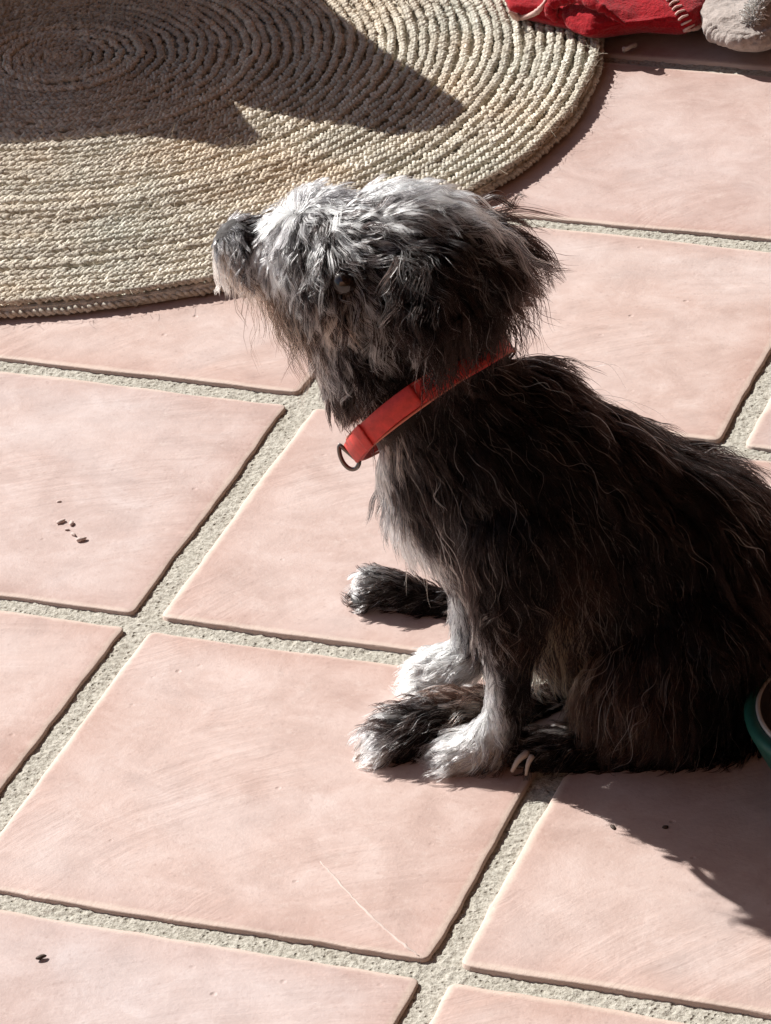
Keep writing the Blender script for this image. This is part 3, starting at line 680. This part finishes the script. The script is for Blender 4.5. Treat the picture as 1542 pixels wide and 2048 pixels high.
# grooming guides: px, py, dir x, dir y, length, lift, share of pale strands, pale tone, dark tone
SIL = (.38, .39, .39); WHT = (.70, .705, .69); GRY = (.24, .23, .225); BRN = (.20, .13, .09); TAN = (.50, .36, .22); CRM = (.78, .66, .55)
BLK = (.0045, .0025, .0020); DKB = (.016, .0075, .0050); DGR = (.03, .029, .032); MGR = (.12, .115, .12)
G = {
'head': [  # pale front edges and black near side also carry sun and shade
 (455, 470, .5, .6, .007, .3, .5, GRY, DGR), (500, 440, .9, -.1, .009, .25, .2, GRY, BLK), (510, 470, .1, 1, .012, .25, .25, GRY, BLK), (445, 530, -.05, 1, .020, .3, .85, CRM, MGR),
 (480, 500, .05, 1, .019, .25, .4, SIL, BLK), (520, 500, -.3, 1, .020, .3, .85, WHT, MGR), (555, 555, .25, 1, .020, .2, .9, WHT, MGR), (518, 548, .3, 1, .012, .2, .03, BRN, BLK), (548, 595, .3, 1, .014, .2, .03, BRN, BLK), (590, 640, .3, 1, .016, .2, .05, BRN, BLK),
 (470, 590, .15, 1, .030, .4, .5, CRM, BRN), (520, 610, .3, 1, .042, .4, .25, BRN, DKB), (560, 650, .3, 1, .040, .4, .3, BRN, BLK),
 (560, 440, -.1, 1, .018, .3, .95, WHT, MGR), (575, 400, -.1, -.6, .016, .7, .9, SIL, MGR), (525, 440, .6, .8, .008, .2, .3, GRY, BLK), (540, 480, -.3, 1, .016, .2, .9, WHT, MGR), (605, 390, .1, -.8, .020, .7, .85, SIL, DGR), (590, 480, .0, 1, .022, .3, .35, SIL, BLK),
 (630, 500, .1, 1, .028, .25, .34, SIL, BLK), (600, 540, .1, 1, .026, .25, .3, SIL, BLK), (600, 640, .25, 1, .022, .2, .6, SIL, BLK), (575, 560, .2, 1, .024, .2, .45, SIL, BLK), (620, 790, .0, 1, .026, .3, .15, BRN, BLK),
 (640, 430, .3, .7, .024, .3, .4, SIL, BLK), (700, 370, 1, -.15, .026, .4, .95, SIL, MGR), (780, 370, 1, .0, .028, .3, .95, SIL, MGR),
 (860, 385, 1, .05, .034, .35, .9, SIL, MGR), (920, 410, 1, -.1, .040, .45, .75, SIL, DGR), (700, 430, .9, .3, .026, .2, .6, SIL, BLK), (780, 440, 1, .1, .030, .2, .6, SIL, BLK),
 (860, 450, 1, .2, .034, .25, .25, SIL, BLK), (940, 480, 1, .45, .048, .3, .05, GRY, BLK), (990, 540, .8, .7, .048, .3, .03, GRY, BLK),
 (700, 520, .9, .3, .022, .2, .4, SIL, BLK), (680, 600, .0, 1, .020, .2, .4, BRN, BLK), (720, 560, .8, .5, .026, .2, .7, SIL, BLK), (780, 560, .6, .8, .034, .2, .10, SIL, BLK),
 (735, 620, .25, 1, .038, .22, .6, SIL, BLK), (640, 620, -.5, .8, .020, .25, .75, CRM, DKB), (640, 690, -.1, 1, .028, .25, .92, WHT, DGR), (630, 745, -.05, 1, .022, .3, .5, SIL, BLK),
 (700, 700, .1, 1, .034, .25, .26, SIL, BLK), (760, 690, .3, 1, .040, .22, .06, GRY, BLK), (850, 600, .3, 1, .042, .2, .05, GRY, BLK), (850, 520, .9, .5, .040, .2, .06, GRY, BLK),
 (670, 780, -.1, 1, .032, .35, .2, BRN, BLK), (740, 770, .15, 1, .036, .25, .12, BRN, BLK), (800, 640, .35, 1, .040, .2, .05, GRY, BLK), (850, 700, .3, 1, .035, .2, .06, GRY, BLK), (950, 620, .5, 1, .040, .3, .06, GRY, BLK)],
'ear': [(840, 560, .2, 1, .040, .18, .03, GRY, BLK), (815, 640, .15, 1, .040, .2, .22, SIL, BLK), (880, 660, .15, 1, .038, .22, .02, GRY, BLK), (960, 480, 1, .5, .048, .35, .04, GRY, BLK), (1000, 520, .8, .8, .050, .3, .03, BRN, BLK)],
'torso': [
 (900, 640, .6, .9, .034, .3, .06, GRY, BLK), (820, 700, .3, 1, .034, .22, .1, GRY, BLK), (700, 860, -.1, 1, .030, .4, .4, CRM, DKB), (760, 820, .1, 1, .030, .25, .15, BRN, BLK), (850, 780, .4, 1, .022, .15, .05, GRY, BLK),
 (1040, 700, 1, .05, .046, .75, .05, GRY, BLK), (1100, 760, 1, .35, .036, .3, .04, GRY, BLK), (1180, 800, 1, .45, .040, .35, .04, GRY, BLK), (1300, 880, 1, .5, .036, .3, .04, GRY, BLK), (1400, 900, 1, .15, .046, .6, .05, GRY, BLK),
 (1500, 980, 1, .6, .036, .3, .05, GRY, BLK), (900, 900, .5, 1, .032, .2, .04, GRY, BLK), (1000, 880, .8, .7, .034, .18, .03, GRY, BLK), (1100, 950, .6, .9, .038, .18, .04, GRY, BLK),
 (1300, 1050, .6, .9, .038, .18, .03, GRY, BLK), (1450, 1150, .5, 1, .038, .18, .03, GRY, BLK), (790, 950, .0, 1, .026, .35, .06, BRN, BLK), (860, 900, .3, 1, .028, .2, .05, BRN, BLK), (745, 950, -.3, 1, .026, .6, .9, WHT, MGR), (768, 1005, -.2, 1, .026, .6, .95, WHT, MGR), (800, 1060, -.1, 1, .026, .6, .95, WHT, MGR), (840, 1110, -.0, 1, .020, .4, .9, WHT, MGR), (870, 1050, .2, 1, .026, .2, .05, BRN, BLK), (835, 960, .2, 1, .026, .2, .05, BRN, BLK), (910, 1110, .2, 1, .024, .2, .05, BRN, BLK), (825, 1010, .2, 1, .028, .2, .06, BRN, BLK), (880, 1120, .2, 1, .026, .2, .06, BRN, BLK),
 (860, 1040, .2, 1, .030, .2, .1, GRY, BLK), (870, 1180, .2, 1, .022, .25, .6, SIL, DKB), (960, 1060, .3, 1, .036, .18, .06, GRY, BLK), (1100, 1120, .3, 1, .038, .18, .05, GRY, DKB), (1250, 1200, .3, 1, .038, .18, .05, GRY, BLK),
 (1080, 1250, -.1, 1, .036, .3, .6, TAN, DKB), (1150, 1330, .0, 1, .030, .25, .15, BRN, DKB), (1300, 1350, -.2, 1, .034, .2, .06, BRN, DKB), (1450, 1350, .0, 1, .034, .2, .03, GRY, BLK), (1250, 1430, -.3, 1, .022, .25, .08, BRN, DKB), (1480, 1460, .0, 1, .026, .2, .02, GRY, BLK)],
'leg': [(915, 1080, .2, 1, .026, .2, .04, BRN, BLK), (940, 1130, .2, 1, .026, .2, .04, BRN, BLK), (990, 1110, .2, 1, .03, .2, .04, BRN, BLK), (905, 1120, .2, 1, .022, .2, .3, SIL, BLK), (900, 1180, .1, 1, .020, .25, .6, SIL, DGR), (880, 1240, .1, 1, .018, .3, .8, WHT, DGR), (930, 1300, .15, 1, .018, .3, .8, WHT, DGR), (955, 1370, .2, 1, .016, .3, .85, WHT, MGR), (990, 1440, .0, 1, .014, .3, .85, WHT, MGR), (1025, 1300, .1, 1, .014, .25, .04, BRN, BLK), (1005, 1220, .1, 1, .022, .25, .05, BRN, BLK), (1032, 1400, .1, 1, .012, .25, .04, GRY, BLK), (960, 1180, .1, 1, .024, .25, .06, BRN, BLK), (975, 1290, .1, 1, .014, .25, .3, SIL, BLK),  # white strands down the front edge paint the leg's rim light
 (1000, 1120, .2, 1, .036, .2, .05, GRY, BLK), (1020, 1250, .1, 1, .026, .25, .06, BRN, DKB), (1035, 1350, .1, 1, .018, .25, .04, GRY, BLK), (1045, 1440, .1, 1, .016, .25, .06, GRY, BLK)],
'paw': [(980, 1460, -.5, .9, .017, .3, .9, WHT, MGR), (930, 1480, -.9, .5, .017, .3, .97, WHT, MGR), (890, 1510, -1, .5, .013, .3, .97, WHT, MGR), (1010, 1500, -.3, .9, .015, .3, .5, CRM, DKB)],
'pawb': [(920, 1310, -.8, .3, .015, .35, .97, WHT, MGR), (830, 1330, -1, .2, .014, .3, .98, WHT, MGR)],
'pawc': [(940, 1420, -.9, .3, .022, .3, .22, CRM, DKB), (860, 1430, -.9, .35, .022, .3, .2, SIL, BLK), (780, 1440, -1, .2, .018, .35, .25, SIL, BLK), (730, 1480, -.8, .6, .014, .35, .92, WHT, MGR), (860, 1490, -.6, .7, .016, .25, .04, BRN, BLK)],
'pawa': [(880, 1210, -.8, .3, .013, .25, .08, GRY, BLK), (790, 1160, -.9, -.0, .012, .25, .30, SIL, BLK), (745, 1160, -.9, .0, .010, .25, .35, SIL, BLK), (708, 1155, -.9, -.2, .008, .3, .97, WHT, MGR), (780, 1200, -.8, .3, .011, .3, .12, SIL, BLK), (750, 1190, -.9, .2, .009, .3, .3, SIL, BLK)],
'hind': [(1400, 1470, -.5, .8, .022, .25, .03, GRY, BLK), (1200, 1490, -.9, .5, .018, .3, .1, BRN, BLK), (1090, 1490, -.9, .5, .014, .3, .15, GRY, BLK)],
}
G['toe'] = G['paw'] + G['pawb'] + G['pawc'][3:4] + G['pawa'][2:3]
def guide(tags, px):
    n = len(px); out = np.zeros((n, 12))
    for tg in set(tags):
        m = tags == tg; g = np.array([[a[0], a[1], a[2], a[3], a[4], a[5], a[6], *a[7], *a[8]] for a in G[tg]])
        d2 = ((px[m][:, None] - g[None, :, :2]) ** 2).sum(2)
        w = 1 / (d2 + 180) ** 2.0; w /= w.sum(1)[:, None]
        r = w @ g[:, 2:13]
        out[m, :11] = r
    return out
vt = region(BV); gd = guide(vt, proj(BV))
col = gd[:, 5:8] * gd[:, 4:5] * .55 + gd[:, 8:11] * (1 - gd[:, 4:5]) * .7
ca = body_me.color_attributes.new('skin_tone', 'FLOAT_COLOR', 'POINT')
ca.data.foreach_set('color', np.c_[col, np.ones(nv)].astype(np.float32).ravel())
m, t, b = material('dog_skin'); a = t.nodes.new('ShaderNodeAttribute'); a.attribute_name = 'skin_tone'
t.links.new(a.outputs['Color'], b.inputs['Base Color']); b.inputs['Roughness'].default_value = .9; b.inputs['Specular IOR Level'].default_value = .1
gp = t.nodes.new('ShaderNodeNewGeometry').outputs['Position']
t.links.new(bump(t, tex_noise(t, gp, 300, 3, .7).outputs[0], .8, .002), b.inputs['Normal'])
body_me.materials.clear(); link('body', body_me, m, DOG)
body_me.calc_loop_triangles()
nt_ = len(body_me.loop_triangles); TI = np.empty(nt_ * 3, np.int32); body_me.loop_triangles.foreach_get('vertices', TI); TI = TI.reshape(-1, 3)
VN = np.empty(nv * 3, np.float32); body_me.vertices.foreach_get('normal', VN); VN = VN.reshape(-1, 3).astype(float)
BVH = BVHTree.FromPolygons([tuple(v) for v in BV], [tuple(q) for q in TI])

# collar plane
C_A = np.array(gv(705, 902, 2.13)); C_B = np.array(gv(1010, 690, 2.13))
cc = gv(862, 792, 2.150)
ax = RT * .56 - UP * .80 - FW * .06; ax /= np.linalg.norm(ax)      # along the neck towards the body
def collar_dist(X): return (X - cc) @ ax

def sample(n, wfun):
    A, B_, C_ = BV[TI[:, 0]], BV[TI[:, 1]], BV[TI[:, 2]]
    cr = np.cross(B_ - A, C_ - A); ar = np.linalg.norm(cr, axis=1) / 2
    cen = (A + B_ + C_) / 3; nn = cr / (2 * ar[:, None] + 1e-12)
    wgt = ar * wfun(cen, nn, vt[TI[:, 0]]); wgt /= wgt.sum()
    k = rng.choice(len(TI), n, p=wgt); r1 = np.sqrt(rng.random(n)); r2 = rng.random(n)
    w3 = np.stack([1 - r1, r1 * (1 - r2), r1 * r2], -1)
    P = (w3[:, :, None] * BV[TI[k]]).sum(1); NN = (w3[:, :, None] * VN[TI[k]]).sum(1)
    return P, NN / np.linalg.norm(NN, axis=1)[:, None], vt[TI[k, 0]]

K = 11
def build_fur(name, P, NN, tg, label=None, rad=.00016, clump_ratio=14, cl_strength=.8, wave=1.0, mat=None):
    n = len(P); px = proj(P); g = guide(tg, px)
    dxy = g[:, 0:2]; L = g[:, 2] * rng.uniform(.65, 1.2, n); lift = g[:, 3]
    flow = dxy[:, :1] * RT - dxy[:, 1:2] * UP
    flow += rng.normal(0, .10, (n, 3)) * np.linalg.norm(flow, axis=1)[:, None]
    T_ = flow - NN * (flow * NN).sum(1)[:, None]; T_ /= np.linalg.norm(T_, axis=1)[:, None] + 1e-9
    # clumps
    nc = max(8, int(n / clump_ratio)); ci = rng.choice(n, nc, replace=False)
    kd = KDTree(nc)
    for q, i in enumerate(ci): kd.insert(P[i], q)
    kd.balance()
    own = np.array([ci[kd.find(p)[1]] for p in P])
    # a clump leans a little its own way
    lean = rng.normal(0, .30, (n, 3)); T_ = T_ + lean[own] * .8 + rng.normal(0, .08, (n, 3))
    T_ -= NN * ((T_ * NN).sum(1) - 0)[:, None]; T_ /= np.linalg.norm(T_, axis=1)[:, None] + 1e-9
    lf = np.clip(lift + rng.normal(0, .08, n) + rng.normal(0, .12, n)[own], .05, 1.2)
    L = L * (1 + .25 * rng.normal(0, 1, n)[own].clip(-1, 1))
    tt = np.linspace(0, 1, K)
    down = np.array([0, 0, -1.0])
    pts = np.empty((n, K, 3)); pts[:, 0] = P
    grav = np.clip((L - .012) * 14, 0, .55)
    for k in range(1, K):
        f = tt[k]
        d = T_ * (1 - .1 * f) + NN * (lf * (1.25 - 1.15 * f))[:, None] + down * (grav * f)[:, None]
        d /= np.linalg.norm(d, axis=1)[:, None]
        pts[:, k] = pts[:, k - 1] + d * (L / (K - 1))[:, None]
    # waves shared by a clump plus a small own one
    S1 = np.cross(T_, NN); S1 /= np.linalg.norm(S1, axis=1)[:, None] + 1e-9
    ph = rng.uniform(0, 6.28, n); fr = rng.uniform(.8, 1.6, n); am = rng.uniform(.4, 1.3, n)
    Lc = L[own]
    w1 = (am[own] * .085 * Lc * wave)[:, None] * np.sin(2 * np.pi * fr[own][:, None] * tt * (Lc / .03)[:, None] ** .5 + ph[own][:, None]) * tt ** .8
    w2 = (am * .022 * L * wave)[:, None] * np.sin(2 * np.pi * 1.7 * fr[:, None] * tt + ph[:, None]) * tt
    w3 = (am[own] * .04 * Lc * wave)[:, None] * np.sin(2 * np.pi * fr[own][:, None] * tt * 1.3 + ph[own][:, None] * 2) * tt
    pts += S1[:, None] * (w1 + w2)[:, :, None] + NN[:, None] * w3[:, :, None]
    # draw together
    cf = (cl_strength * rng.uniform(.6, 1.0, n))[:, None, None] * (tt ** .65)[None, :, None]
    far = np.linalg.norm(P - P[own], axis=1); cf = cf * (far < .012)[:, None, None]
    pts = pts * (1 - cf) + pts[own] * cf
    pts[:, :, 2] = np.maximum(pts[:, :, 2], .0012)
    # keep hair off the collar band
    cd = collar_dist(pts); cd0 = cd[:, 0]
    near = (np.linalg.norm(P - cc, axis=1) < .085)
    hide = near & (np.abs(cd0) < .0095)
    crossing = (near | np.isin(tg, ['head', 'ear'])) & (cd0 < -.0085) & (cd.max(1) > -.0105) & (rng.random(n) > np.where(px[:, 0] > 850, .16, .05))
    sc = np.ones(n)
    span = cd.max(1) - cd0
    sc[crossing] = np.clip((-.0120 - cd0[crossing]) / (span[crossing] + 1e-6), .1, 1)
    pts = P[:, None] + (pts - P[:, None]) * sc[:, None, None]
    ehx = proj(pts[:, ::2].reshape(-1, 3)).reshape(n, -1, 2)
    eh = (np.hypot(ehx[:, :, 0] - 690, (ehx[:, :, 1] - 568) * 1.15) < 22).any(1) & (rng.random(n) > .10) & ((P - cc) @ VH < .01) & np.isin(tg, ['head'])
    nosy = (np.linalg.norm(P - gv(463, 470, 2.176), axis=1) < .0095)
    keep = ~hide & ~eh & ~nosy
    # tone
    pale = rng.random(n) < (g[:, 4] * .75 + .25 * g[:, 4][own]) ** 1.0
    pc = np.clip(g[:, 4] + rng.normal(0, .42, n)[own] * (g[:, 4] > .12) * (g[:, 4] < .93), 0, 1)
    pale = rng.random(n) < pc
    tone = np.where(pale[:, None], g[:, 5:8] * rng.uniform(.65, 1.15, n)[:, None], g[:, 8:11] * rng.uniform(.5, 1.6, n)[:, None])
    tone = np.clip(tone * rng.uniform(.85, 1.15, n)[own][:, None], .0015, .9)
    pts, tone = pts[keep], tone[keep]; n = len(pts)
    hc = bpy.data.hair_curves.new(name); hc.add_curves([K] * n)
    hc.position_data.foreach_set('vector', (pts - np.array(DOG.location)).astype(np.float32).ravel())
    rr = rad * rng.uniform(.7, 1.3, n)[:, None] * (np.array([1, 1, 1, .98, .95, .9, .82, .72, .58, .4, .12]))[None]
    ra = hc.attributes.get('radius') or hc.attributes.new('radius', 'FLOAT', 'POINT')
    ra.data.foreach_set('value', rr.astype(np.float32).ravel())
    at = hc.attributes.new('strand_tone', 'FLOAT_COLOR', 'CURVE')
    at.data.foreach_set('color', np.c_[tone, np.ones(n)].astype(np.float32).ravel())
    hc.materials.append(mat or MT_HAIR)
    o = bpy.data.objects.new(name, hc); COL.objects.link(o); o.parent = DOG
    o['kind'] = 'stuff'
    if label: o['label'] = label
    return o
def vis(cen, nn):
    vd = CPOS - cen; vd /= np.linalg.norm(vd, axis=1)[:, None]
    return np.clip((nn * vd).sum(1) + .75, .25, 1)
HEADS = np.array(['head', 'ear'])
pp = sample(40000, lambda c, n, t: vis(c, n) * np.isin(t, ['head', 'ear']))
build_fur('head_fur', *pp, rad=.00021, clump_ratio=13, cl_strength=.88, wave=1.2)
pp = sample(52000, lambda c, n, t: vis(c, n) * (t == 'torso'))
build_fur('coat', *pp, rad=.00018, clump_ratio=16, cl_strength=.68, wave=.8, mat=MT_COAT)
pp = sample(17000, lambda c, n, t: vis(c, n) * np.isin(t, ['leg', 'paw', 'pawa', 'pawb', 'pawc', 'hind', 'toe']))
build_fur('leg_fur', *pp, rad=.00018, clump_ratio=9, wave=1.1)

pp = sample(480, lambda c, n, t: vis(c, n) * (t == 'torso'))
_g = G['torso']; G['torso'] = [(*a[:4], a[4] * 1.35, a[5] + .12, .9, (.34, .29, .26), (.08, .07, .055)) for a in _g]
build_fur('guard_hairs', *pp, rad=.00017, clump_ratio=1.4, cl_strength=.25, wave=1.1)
G['torso'] = _g

def jaw(c, n, t):
    q = proj(c); f = np.clip((q[:, 0] - 455) / 120, 0, 1)
    return ((q[:, 0] > 450) & (q[:, 0] < 600) & (np.abs(q[:, 1] - (552 + 35 * f)) < 32) & (t == 'head')).astype(float)
_g = G['head']; G['head'] = [(460, 560, -.02, 1, .026, .25, .5, CRM, BRN), (500, 575, .25, 1, .052, .28, .35, BRN, BLK), (560, 600, .36, 1, .050, .3, .25, BRN, BLK)]
pp = sample(1000, jaw)
build_fur('beard', *pp, rad=.00012, clump_ratio=7, cl_strength=.75, wave=.8)
G['head'] = _g

# nose, eye, claws, whiskers
def blob(name, c, axes, mat, parent, sub=3, fn=None):
    bm = bmesh.new(); bmesh.ops.create_icosphere(bm, subdivisions=sub, radius=1)
    A = np.array(axes)
    for v in bm.verts:
        q = np.array(v.co)
        if fn: q = fn(q)
        v.co = Vector((c + q @ A).tolist())
    return link(name, from_bm(name, bm), mat, parent)
nc_ = gv(463, 470, 2.176)
def nosef(q):
    x, y, z = q
    r = 1 - .18 * max(0, -z); 
    return np.array([x * r, y * r, z * (1 - .12 * abs(y))])
blob('nose', nc_, [(-UH * .0075).tolist(), (VH * .0105).tolist(), [0, 0, .0078]], MT_NOSE, DOG, 3, nosef)
for s in (-1, 1):
    blob('nostril', nc_ - UH * .0072 + VH * s * .0052 + np.array([0, 0, -.0008]), [(-UH * .0022).tolist(), (VH * .0024).tolist(), [0, 0, .0018]], MT_EYE, DOG, 2)
d = ray(688, 566); d /= np.linalg.norm(d)
hit = BVH.ray_cast(Vector(CPOS.tolist()), Vector(d.tolist()))
ep = np.array(hit[0]); en = np.array(hit[1])
eye = blob('eye', ep - en * .001 - d * .0, [[.0078, 0, 0], [0, .0078, 0], [0, 0, .0078]], MT_EYE, DOG, 3)
mp = ep + VH * 2 * ((gv(688, 566, 2.155) - ep) @ VH)
blob('eye', mp, [[.0078, 0, 0], [0, .0078, 0], [0, 0, .0078]], MT_EYE, DOG, 3)
def claw(name, pts, r0):
    P = spline(pts, 8); V, Q, Tt = tube(P, np.linspace(r0, r0 * .45, 8), 7, False)
    bm = bmesh.new(); vs = [bm.verts.new(v) for v in V]
    for q in Q: bm.faces.new([vs[x] for x in q])
    for q in Tt: bm.faces.new([vs[x] for x in q])
    bmesh.ops.recalc_face_normals(bm, faces=bm.faces)
    link(name, from_bm(name, bm), MT_CLAW, DOG)
claw('claw', [gv(1055, 1506, 2.064), gv(1037, 1520, 2.060), gv(1024, 1543, 2.058)], .0026)
claw('claw', [gv(1064, 1512, 2.060), gv(1056, 1528, 2.057), gv(1052, 1550, 2.056)], .0020)
for (x, y, v) in ((888, 1520, 2.072), (886, 1524, 2.082), (828, 1352, 2.158), (826, 1356, 2.168), (736, 1494, 2.092), (734, 1498, 2.102), (716, 1176, 2.274), (718, 1180, 2.284)):
    a = gv(x, y, v); a[2] = .007
    claw('claw', [a, a - UH * .005 + [0, 0, -.001], a - UH * .008 + [0, 0, -.004]], .0014)
wh = []
for q in range(7):
    a = gv(470 + rng.uniform(-20, 40), 545 + rng.uniform(-15, 25), 2.160)
    dr = -UH * rng.uniform(-.1, .5) * .7 + np.array([0, 0, -1]) * rng.uniform(.5, 1) - VH * rng.uniform(.0, .4)
    Lw = rng.uniform(.025, .05)
    wh.append(([a, a + dr * Lw * .4, a + dr * Lw * .75 + UH * Lw * .05, a + dr * Lw + UH * Lw * .18], np.array([.00022, .0002, .00015, .00006]), 4, False))
link('whiskers', tubes_mesh('whiskers', wh), simple('whisker', (.6, .52, .46), .5), DOG)

# ------------------------------------------------------------------ collar
e1 = np.cross(ax, VH); e1 /= np.linalg.norm(e1); e2 = np.cross(ax, e1)
if e1 @ RT < 0: e1 = -e1                          # e1: towards the nape, in the picture plane
coll = tag(empty('dog_collar', tuple(cc)), 'red leather collar with a metal ring around the dog neck', 'collar')
ra, rb = .0550, .0585
def band(a0, a1, r_add, half, th, n=90, name='strap', closed=False, mat=MT_COLLAR, shift=0.0):
    A = np.linspace(a0, a1, n, endpoint=not closed); V = []; m = 8
    prof = [(-half, 0), (-half, th * .6), (-half * .93, th), (0, th * 1.05), (half * .93, th), (half, th * .6), (half, 0), (0, -th * .2)]
    for a in A:
        rad_dir = e1 * math.cos(a) * ra / .055 + e2 * math.sin(a) * rb / .055
        base = cc + e1 * math.cos(a) * (ra + r_add) + e2 * math.sin(a) * (rb + r_add) + ax * (shift + .0012 * math.sin(3 * a))
        rd = rad_dir / np.linalg.norm(rad_dir)
        for s, h in prof: V.append(base + ax * s + rd * h)
    Q = []
    mm = n if closed else n - 1
    for i in range(mm):
        for j in range(m):
            i2 = (i + 1) % n; Q.append([i * m + j, i * m + (j + 1) % m, i2 * m + (j + 1) % m, i2 * m + j])
    me = mesh(name, V, Q)
    bm = bmesh.new(); bm.from_mesh(me)
    if not closed:
        bm.verts.ensure_lookup_table()
        for base in (0, (n - 1) * m):
            try: bm.faces.new([bm.verts[base + j] for j in range(m)])
            except ValueError: pass
    bmesh.ops.recalc_face_normals(bm, faces=bm.faces); bm.to_mesh(me); bm.free()
    return link(name, me, mat, coll, False)
band(0, 2 * math.pi, 0, .0072, .0022, 120, 'strap', True)
# angle facing the camera
ang = math.atan2(e2 @ (CPOS - cc), e1 @ (CPOS - cc)); sg = 1 if e1 @ RT > 0 else -1
aL = math.pi if ang > 0 else -math.pi
lo_ = ang + (aL - ang) * .05; hi_ = ang + (aL - ang) * .80
band(lo_, hi_, .0026, .0070, .0024, 40, 'strap_end')
km = lo_ + (hi_ - lo_) * .52
band(km, km + (hi_ - lo_) * .10, .0050, .0076, .0014, 6, 'keeper')
for s in (-1, 1):
    P = []
    for a in np.linspace(0, 2 * np.pi, 160, endpoint=False):
        P.append(cc + e1 * math.cos(a) * (ra + .0016) + e2 * math.sin(a) * (rb + .0016) + ax * s * .0070)
    link('edge_piping', tubes_mesh('edge_piping', [(P, .0008, 5, True)]), MT_COLLAR_EDGE, coll)
# D ring hanging at the throat
ad = hi_ + (aL - ang) * .06
dc = cc + e1 * math.cos(ad) * (ra + .005) + e2 * math.sin(ad) * (rb + .005)
dn = e1 * math.cos(ad) + e2 * math.sin(ad); dn /= np.linalg.norm(dn)
side = -dn * .25 + ax; side /= np.linalg.norm(side)
out = dn * .55 + ax * .35 + np.array([0, 0, -.6]); out /= np.linalg.norm(out)
P = [dc + side * .008 * math.cos(a) + (out * .0085 * max(0, math.sin(a)) + out * .0 * min(0, math.sin(a))) for a in np.linspace(0, np.pi, 24)] + \
    [dc + side * .008 * s for s in np.linspace(-1, 1, 12)[1:-1]]
link('d_ring', tubes_mesh('d_ring', [(P, .0014, 8, True)]), MT_DARKSTEEL, coll)
